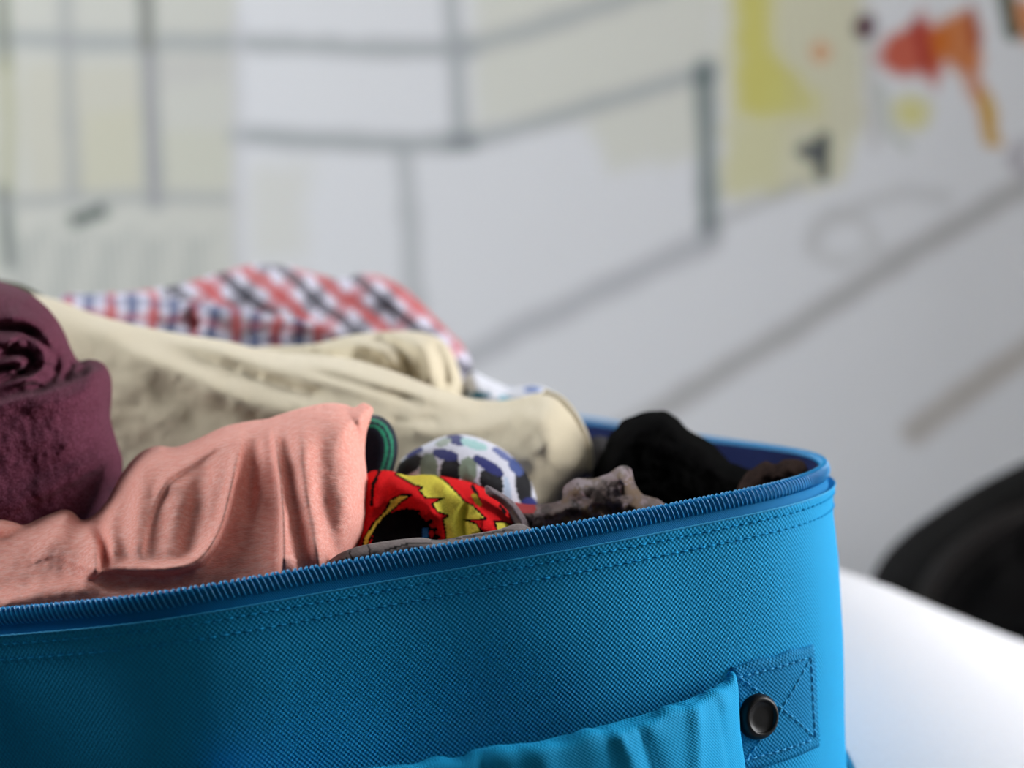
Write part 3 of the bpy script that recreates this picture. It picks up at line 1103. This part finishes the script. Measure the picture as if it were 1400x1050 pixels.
# --- tile-patterned garment
def tile_paint(X, Y, e):
    col = np.tile(lin((204, 204, 216)), (len(X), 1))
    bk_, nv, gr, tl = (14, 14, 20), (34, 40, 104), (122, 136, 118), (150, 190, 190)
    for x, y, rx, ry, an, c in [(559, 636, 17, 9, -35, bk_), (566, 618, 11, 4, -25, nv), (586, 640, 10, 17, 4, gr), (616, 644, 12, 15, 8, bk_), (609, 622, 15, 6, 12, nv), (624, 601, 11, 6, 25, nv), (640, 643, 10, 15, 3, gr), (648, 608, 16, 5, 18, tl),
                                (672, 660, 13, 18, -12, bk_), (668, 637, 20, 6, 32, nv), (688, 622, 15, 4, 35, (90, 100, 150)), (606, 605, 9, 4, -20, (150, 160, 150)), (716, 664, 9, 22, -8, bk_), (705, 638, 6, 12, -35, (60, 76, 130)), (724, 690, 9, 8, 0, nv), (694, 676, 4, 20, -6, (170, 184, 206)), (640, 668, 14, 8, 0, bk_), (590, 664, 14, 7, 0, bk_)]:
        gsc = 1.22
        ca, sa = math.cos(math.radians(an)), math.sin(math.radians(an))
        x_, y_ = (X - x) * ca + (Y - y) * sa, -(X - x) * sa + (Y - y) * ca
        m = (np.abs(x_ / (rx * gsc)) ** 2.2 + np.abs(y_ / (ry * gsc)) ** 2.2 < 1)[:, None]
        col = np.where(m, lin(c), col)
    return col


tl = bundle('patterned_boxers', [(540, 650), (548, 630), (562, 618), (585, 606), (606, 597), (630, 594), (655, 599), (682, 611), (704, 628), (720, 648), (731, 672), (734, 694), (722, 720), (650, 760), (560, 750), (538, 690)],
            0.912, 0.036, 0.02, 55, M_TILE, grid=2.4, paint=tile_paint, noise=(0.0006, 20), ddy=0.02)
tag(tl, 'navy, black and white tile-patterned garment rolled up behind the red sock', 'garment')


# --- navy sock with green stripes
def navy_paint(X, Y, e):
    col = np.tile(lin((26, 34, 48)), (len(X), 1))
    for a, b in ((6.0, 9.5), (13.5, 17.5)):
        m = ((e > a) & (e < b) & (X > 494))[:, None]
        col = np.where(m, lin((36, 132, 100)), col)
    return col


nv = bundle('striped_sock', [(470, 600), (484, 575), (503, 567), (520, 569), (534, 580), (542, 597), (544, 617), (539, 640), (530, 665), (510, 700), (475, 700), (465, 640)],
            0.905, 0.012, 0.014, 26, M_NAVY, grid=1.9, paint=navy_paint)
tag(nv, 'navy sock with two green stripes curling out beside the salmon shirt', 'sock')


# --- red, yellow and black sock
def sock_paint(X, Y, e):
    red, yel, blk = lin((216, 30, 34)), lin((226, 214, 84)), lin((7, 6, 8))
    col = np.tile(red, (len(X), 1))
    yellow = [(541, 648), (567, 663), (579, 666), (573, 670), (583, 681), (607, 681), (591, 689), (598, 699), (614, 705), (606, 710), (610, 731), (612, 790), (680, 790), (662, 732), (650, 716), (634, 711), (664, 709), (645, 691), (634, 685), (628, 678), (610, 659), (590, 645), (560, 640)]
    small = [(676, 713), (690, 714), (706, 722), (702, 740), (684, 740), (680, 724)]
    left = [(494, 760), (498, 735), (512, 714), (528, 697), (534, 684), (548, 677), (562, 677), (548, 686), (538, 696), (524, 708), (510, 726), (502, 745), (502, 760)]
    dark = [(506, 760), (512, 727), (524, 710), (540, 700), (556, 696), (574, 700), (590, 712), (602, 735), (604, 760)]
    for poly, c in ((yellow, yel), (small, yel), (left, yel), (dark, blk)):
        d, _, _ = pdist(X, Y, poly + [poly[0]])
        ins = inpoly(X, Y, poly)
        col = np.where((d < 1.7)[:, None], blk, col)
        col = np.where((ins & (d > 0.8))[:, None], c, col)
    # red checks near the black heel
    for x, y in ((584, 708), (592, 718), (600, 728), (590, 730), (578, 702), (604, 738)):
        m = ((np.abs(X - x) + np.abs(Y - y)) < 5.2)[:, None]
        col = np.where(m, lin((190, 28, 34)), col)
    for pts in ([(519, 644), (510, 662), (508, 690)], [(646, 664), (652, 676), (656, 690)], [(684, 692), (690, 700)]):
        d, _, _ = pdist(X, Y, pts)
        col = np.where((d < 2.4)[:, None], blk, col)
    d, _, _ = pdist(X, Y, [(648, 678), (656, 690)])
    col = np.where((d < 3)[:, None], lin((170, 140, 40)), col)
    col = np.where(((X > 578) & (X < 586) & (Y > 722) & (Y < 736))[:, None], lin((40, 90, 140)), col)
    return col


sk = bundle('printed_sock', [(484, 690), (494, 660), (506, 645), (520, 643), (536, 644), (556, 650), (580, 649), (596, 650), (625, 655), (655, 664), (682, 682), (698, 702), (706, 724), (700, 770), (600, 830), (500, 830), (480, 760)],
            0.858, 0.022, 0.018, 34, M_PRINT, ddy=0.02, grid=2.0, paint=sock_paint, noise=(0.0006, 22),
            folds=[('s', [(498, 720), (530, 690), (565, 700), (600, 720), (612, 760)], 22, -0.006, 3), ('r', [(530, 655), (570, 680), (600, 710)], 12, 0.004), ('r', [(640, 685), (632, 710), (636, 740)], 6, -0.004), ('s', [(600, 655), (640, 685), (668, 712), (676, 730)], 18, 0.004, 2), ('s', [(520, 645), (510, 665), (508, 700)][::-1], 10, 0.003, 2), ('r', [(655, 700), (660, 730)], 8, 0.003)])
tag(sk, 'red sock with jagged yellow and black print bunched inside the zip', 'sock')


# --- grey printed cloth lying against the rim
def grey_paint(X, Y, e):
    col = np.tile(lin((122, 112, 110)), (len(X), 1))
    for pts in ([(500, 741), (506, 752), (506, 764)], [(528, 752), (560, 743), (590, 742)], [(478, 755), (482, 766)], [(455, 770), (475, 764)], [(590, 738), (640, 734), (700, 724)], [(545, 756), (575, 750)]):
        d, _, _ = pdist(X, Y, pts)
        col = np.where((d < 1.4)[:, None], lin((34, 30, 30)), col)
    return col


gy = bundle('cotton_singlet', [(425, 800), (440, 776), (462, 758), (490, 747), (520, 741), (550, 737), (575, 735), (600, 738), (640, 731), (680, 724), (712, 716), (730, 728), (728, 770), (640, 860), (480, 870), (430, 850)],
            0.806, 0.006, 0.008, 14, M_GREYC, grid=2.6, paint=grey_paint, noise=(0.0005, 14))
tag(gy, 'thin grey cotton singlet with black line print tucked against the zip', 'singlet')
gs = bundle('cotton_strap', [(664, 664), (682, 672), (700, 684), (712, 698), (722, 715), (728, 740), (700, 770), (690, 740), (704, 722), (698, 704), (684, 688), (664, 674)], 0.850, 0.006, 0.006, 7, fabric('grey_binding', (128, 116, 120), sheen=.05), grid=2.4)
tag(gs, 'narrow grey cloth strap curling round the back of the red sock', 'strap')

# --- maroon rolled shirt
pu = bundle('rolled_shirt', [(-150, 400), (-80, 376), (-20, 380), (18, 391), (45, 404), (68, 424), (86, 450), (98, 478), (108, 493), (122, 491), (140, 496), (151, 513), (153, 540), (151, 570), (158, 598), (167, 628), (166, 652), (150, 680), (132, 712), (84, 745), (-20, 752), (-150, 745)],
            0.912, 0.042, 0.026, 80, M_PURPLE, ddx=0.010, ddy=0.020, grid=2.8, noise=(0.0007, 16),
            folds=[('s', [(-60, 560), (-10, 552), (30, 540), (70, 530), (100, 517), (122, 503), (150, 497)], 60, 0.012, 2.2),
                   ('r', [(-40, 452), (0, 449), (30, 450), (56, 462)], 7, -0.012),
                   ('r', [(0, 432), (30, 436), (60, 452), (80, 480)], 12, 0.005),
                   ('r', [(-10, 478), (20, 466), (46, 470), (60, 484), (58, 504), (36, 518), (0, 530)], 6, 0.006),
                   ('r', [(-10, 490), (18, 482), (38, 484), (44, 496), (28, 510), (-6, 524)], 5, -0.009),
                   ('r', [(0, 500), (20, 494), (30, 498), (10, 512)], 4, 0.005),
                   ('r', [(66, 470), (78, 500), (70, 520), (40, 534)], 6, -0.006),
                   ('r', [(100, 492), (95, 505), (85, 522)], 5, -0.008),
                   ('r', [(104, 512), (126, 500), (140, 502)], 5, -0.008),
                   ('s', [(20, 704), (60, 682), (110, 658), (166, 622)], 40, -0.006, 3),
                   ('r', [(30, 560), (90, 548), (140, 530)], 14, 0.003),
                   ('r', [(-20, 512), (14, 503), (34, 512), (60, 500), (84, 506)], 4, -0.006), ('r', [(-10, 470), (12, 476), (26, 464), (50, 476)], 4, -0.005),
                   ('r', [(20, 528), (44, 520), (66, 526), (90, 512)], 4, 0.004), ('r', [(60, 455), (72, 478), (68, 500)], 5, 0.004), ('r', [(-30, 620), (40, 600), (120, 610)], 20, 0.002), ('r', [(0, 660), (70, 640), (150, 600)], 14, -0.002)])
tag(pu, 'maroon heathered shirt rolled into a thick bundle', 'shirt')

# --- salmon shirt
pk = bundle('crumpled_shirt', [(-120, 720), (-50, 700), (0, 695), (14, 697), (24, 706), (42, 706), (62, 698), (84, 692), (98, 697), (112, 711), (126, 706), (146, 685), (162, 655), (178, 632), (196, 616), (214, 610), (240, 611), (268, 601), (305, 584), (340, 576), (368, 572), (382, 567), (420, 556), (450, 551), (472, 553), (484, 557), (497, 551), (510, 559), (507, 572), (501, 592), (499, 620), (502, 655), (503, 690), (499, 722), (488, 746), (470, 775), (430, 850), (300, 890), (60, 905), (-120, 895)],
            0.852, 0.040, 0.010, 60, M_PINK, dmin=0.832, ddx=-0.005, ddy=0.026, grid=2.8, noise=(0.0005, 24), relax=25,
            folds=[('s', [(334, 574), (331, 610), (324, 650), (313, 695), (301, 735), (278, 768), (245, 782), (200, 783), (150, 782), (110, 792)], 34, 0.0075, 2.0),
                   ('r', [(330, 600), (318, 660), (302, 720), (272, 762), (235, 776), (160, 776)], 8, 0.004),
                   ('s', [(383, 790), (384, 735), (382, 680), (377, 630), (371, 574)], 26, 0.013, 1.6),
                   ('r', [(352, 580), (346, 640), (340, 720)], 9, -0.004),
                   ('s', [(316, 600), (270, 632), (232, 658), (214, 690), (202, 728), (194, 765)], 30, 0.0045, 1.8),
                   ('r', [(212, 612), (196, 640), (192, 672), (190, 780)], 13, 0.004),
                   ('r', [(240, 614), (216, 650), (204, 700), (190, 760)], 9, -0.0015),
                   ('r', [(236, 640), (244, 690), (234, 740), (220, 775)], 20, 0.004),
                   ('r', [(290, 615), (274, 670), (262, 730), (250, 775)], 14, -0.003),
                   ('r', [(160, 670), (152, 722), (158, 770)], 10, 0.004), ('r', [(128, 700), (140, 735), (144, 780)], 7, -0.006),
                   ('s', [(84, 690), (112, 710), (132, 735), (138, 765), (130, 795)], 30, 0.011, 2.5),
                   ('r', [(120, 795), (180, 800), (250, 796), (265, 780)], 9, -0.002),
                   ('s', [(-20, 735), (10, 728), (26, 722), (28, 706)], 24, -0.008, 2.5),
                   ('r', [(120, 790), (60, 772), (0, 752), (-60, 745)], 22, -0.0015), ('r', [(120, 725), (70, 735), (0, 728), (-60, 735)], 22, 0.002), ('r', [(150, 800), (60, 812), (-40, 835)], 14, 0.004),
                   ('s', [(478, 552), (488, 580), (496, 612), (499, 640)], 14, -0.008, 2.0),
                   ('r', [(384, 540), (390, 620), (404, 710), (424, 800), (444, 900)], 12, -0.0045), ('r', [(412, 540), (414, 640), (430, 730), (446, 800), (464, 900)], 12, 0.004), ('r', [(446, 530), (440, 640), (454, 740), (464, 800), (474, 900)], 13, -0.003),
                   ('r', [(440, 545), (430, 610), (440, 690)], 22, 0.003), ('r', [(470, 560), (474, 640), (480, 730)], 16, 0.002)])
tag(pk, 'salmon pink jersey shirt crumpled along the front of the suitcase', 'shirt')
# stitched shoulder seam
sp_ = spline([(318, 598), (290, 617), (262, 637), (236, 656)], 3)


# ------------------------------------------------------------------ bed, duvet and the black bag behind
M_SHEET = fabric('white_bedding', (206, 206, 210), var=0.02, scale=300, sheen=0.1, bump=0.1)
M_WOOD = plain('bed_wood', (92, 62, 42), 0.5)
ZB = CAM.z - 0.300                             # mattress top


def rbox(name, lo, hi, r, mat, parent):
    bm = bmesh.new()
    bmesh.ops.create_cube(bm, size=1)
    c = [(a + b) / 2 for a, b in zip(lo, hi)]
    s = [b - a for a, b in zip(lo, hi)]
    for v in bm.verts:
        v.co = Vector([c[i] + v.co[i] * s[i] for i in range(3)])
    bmesh.ops.bevel(bm, geom=bm.edges[:], offset=r, segments=4, profile=0.6, affect='EDGES')
    me = bpy.data.meshes.new(name)
    bm.to_mesh(me)
    bm.free()
    return link(name, me, mat, parent)


bed = empty('bed', (0.0, 1.45, 0.0))
tag(bed, 'bed with a white mattress standing against the painted wall', 'bed')
rbox('mattress', (-0.95, 0.66, ZB - 0.20), (0.96, 2.24, ZB), 0.04, M_SHEET, bed)
rbox('bed_frame', (-0.98, 0.64, ZB - 0.30), (0.98, 2.26, ZB - 0.201), 0.01, M_WOOD, bed)
for x in (-0.93, 0.93):
    for y in (0.69, 2.21):
        rbox('leg', (x - .03, y - .03, 0.0), (x + .03, y + .03, ZB - 0.301), 0.005, M_WOOD, bed)

# duvet: follows the tilt of the case above it, with a fold that rises beside its right flank
sil = np.array([(1110, 755), (1160, 781), (1200, 793), (1230, 806), (1260, 826), (1300, 846), (1340, 866), (1400, 890), (1480, 915), (1600, 935)])
sw = px(sil[:, 0], sil[:, 1], 1.35)
gx = np.unique(np.r_[np.linspace(-0.85, 0.0, 80), np.linspace(0.0, 0.06, 20), np.linspace(0.06, 0.14, 64), np.linspace(0.14, 0.92, 90)])
gy_ = np.unique(np.r_[np.linspace(0.68, 0.78, 16), np.linspace(0.78, 1.0, 110), np.linspace(1.0, 1.60, 80)])
X, Y = np.meshgrid(gx, gy_)
cb = np.array(case.location)
plane = cb[2] - (ez[0] * (X - cb[0]) + ez[1] * (Y - cb[1])) / ez[2] - 0.0035
base = CAM.z - 0.262
foot = np.clip((X + 0.55) / 0.1, 0, 1) * np.clip((0.36 - X) / 0.24, 0, 1)
foot = foot * foot * (3 - 2 * foot)
Z = base * (1 - foot) + np.minimum(plane, base + 0.2) * foot
zr = np.mean([np.interp(X + o_, sw[:, 0], sw[:, 2], left=sw[0, 2], right=base - 0.01) for o_ in np.linspace(-0.05, 0.05, 11)], 0)
rise = np.where(Y < 1.35, np.exp(-((Y - 1.35) / 0.52) ** 2), np.exp(-((Y - 1.35) / 0.10) ** 2))
fpr = surf(S, 0.10)[:, :2]                 # outline of the case near its base
fd, _, _ = pdist(X.ravel(), Y.ravel(), np.vstack([fpr, fpr[:1]]))
fd = np.where(inpoly(X.ravel(), Y.ravel(), fpr), -fd, fd).reshape(X.shape)
right = np.clip((fd - 0.0004) / 0.002, 0, 1) * np.clip((X - 0.0) / 0.05, 0, 1)
Z = Z * (1 - rise * right) + zr * rise * right
Z = np.where(Y > 1.35, Z - 0.035 * np.clip((Y - 1.35) / 0.2, 0, 1) * right, Z)
Z = Z + 0.004 * fbm(X * 7, Y * 7, 3) * np.clip((X - 0.2) / .1, 0, 1)
ed = np.minimum.reduce([X - gx[0], gx[-1] - X, Y - gy_[0], gy_[-1] - Y])
Z = np.maximum(ZB + 0.002, Z - (Z - ZB - 0.002) * np.clip(1 - ed / 0.05, 0, 1) ** 2)
ntop = X.size
V = np.vstack([np.stack([X.ravel(), Y.ravel(), Z.ravel()], -1), np.stack([X.ravel(), Y.ravel(), np.full(ntop, ZB + 0.0005)], -1)])
nh, nw = X.shape
idx = np.arange(ntop).reshape(nh, nw)
F = np.stack([idx[:-1, :-1], idx[:-1, 1:], idx[1:, 1:], idx[1:, :-1]], -1).reshape(-1, 4).tolist()
F += [[i + ntop for i in q[::-1]] for q in F]
ring = list(idx[0, :]) + list(idx[1:, -1]) + list(idx[-1, -2::-1]) + list(idx[-2:0:-1, 0])
for i in range(len(ring)):
    a, b = int(ring[i]), int(ring[(i + 1) % len(ring)])
    F.append([b, a, a + ntop, b + ntop])
dv = link('duvet', mesh('duvet', V, F), M_SHEET)
tag(dv, 'white duvet spread under the blue suitcase', 'duvet')

# black rounded bag on the mattress behind the duvet
def py_at(x, d, z):
    """image row of the point at column x, depth d and height z"""
    z0, z1 = px(x, 0, d)[0][2], px(x, 1000, d)[0][2]
    return 1000 * (z - z0) / (z1 - z0)


bag = empty('backpack', (0.43, 1.80, ZB))
tag(bag, 'large rounded black soft bag lying on the bed behind the duvet', 'bag')
M_BAG = fabric('black_nylon', (10, 9, 9), var=0.25, scale=500, sheen=0.0, rough=0.7, spec=0.06)
M_BAG2 = fabric('black_webbing', (22, 19, 18), var=0.2, scale=500, sheen=0.0, rough=0.6)
bundle('bag_body', [(1186, py_at(1186, 1.8, ZB) - 10), (1188, 806), (1204, 766), (1240, 728), (1285, 696), (1340, 662), (1400, 632), (1470, 606), (1560, 596), (1640, 620), (1700, 700), (1715, 800), (1700, py_at(1700, 1.8, ZB) - 12), (1560, py_at(1560, 1.8, ZB) - 7), (1300, py_at(1300, 1.8, ZB) - 7)],
       1.80, 0.09, 0.09, 120, M_BAG, bag, grid=9, noise=(0.003, 60), folds=[('r', [(1250, 820), (1300, 750), (1380, 700)], 26, 0.012), ('r', [(1290, 850), (1340, 780), (1420, 730)], 20, -0.01)])
bp_ = spline([(1255, 835), (1285, 770), (1340, 722), (1410, 690), (1500, 672)], 10)
bundle('strap', [(1248, 830), (1262, 790), (1300, 744), (1360, 704), (1440, 676), (1520, 664), (1522, 690), (1445, 704), (1372, 732), (1320, 768), (1284, 810), (1272, 838)], 1.708, 0.012, 0.02, 14, M_BAG2, bag, grid=7)
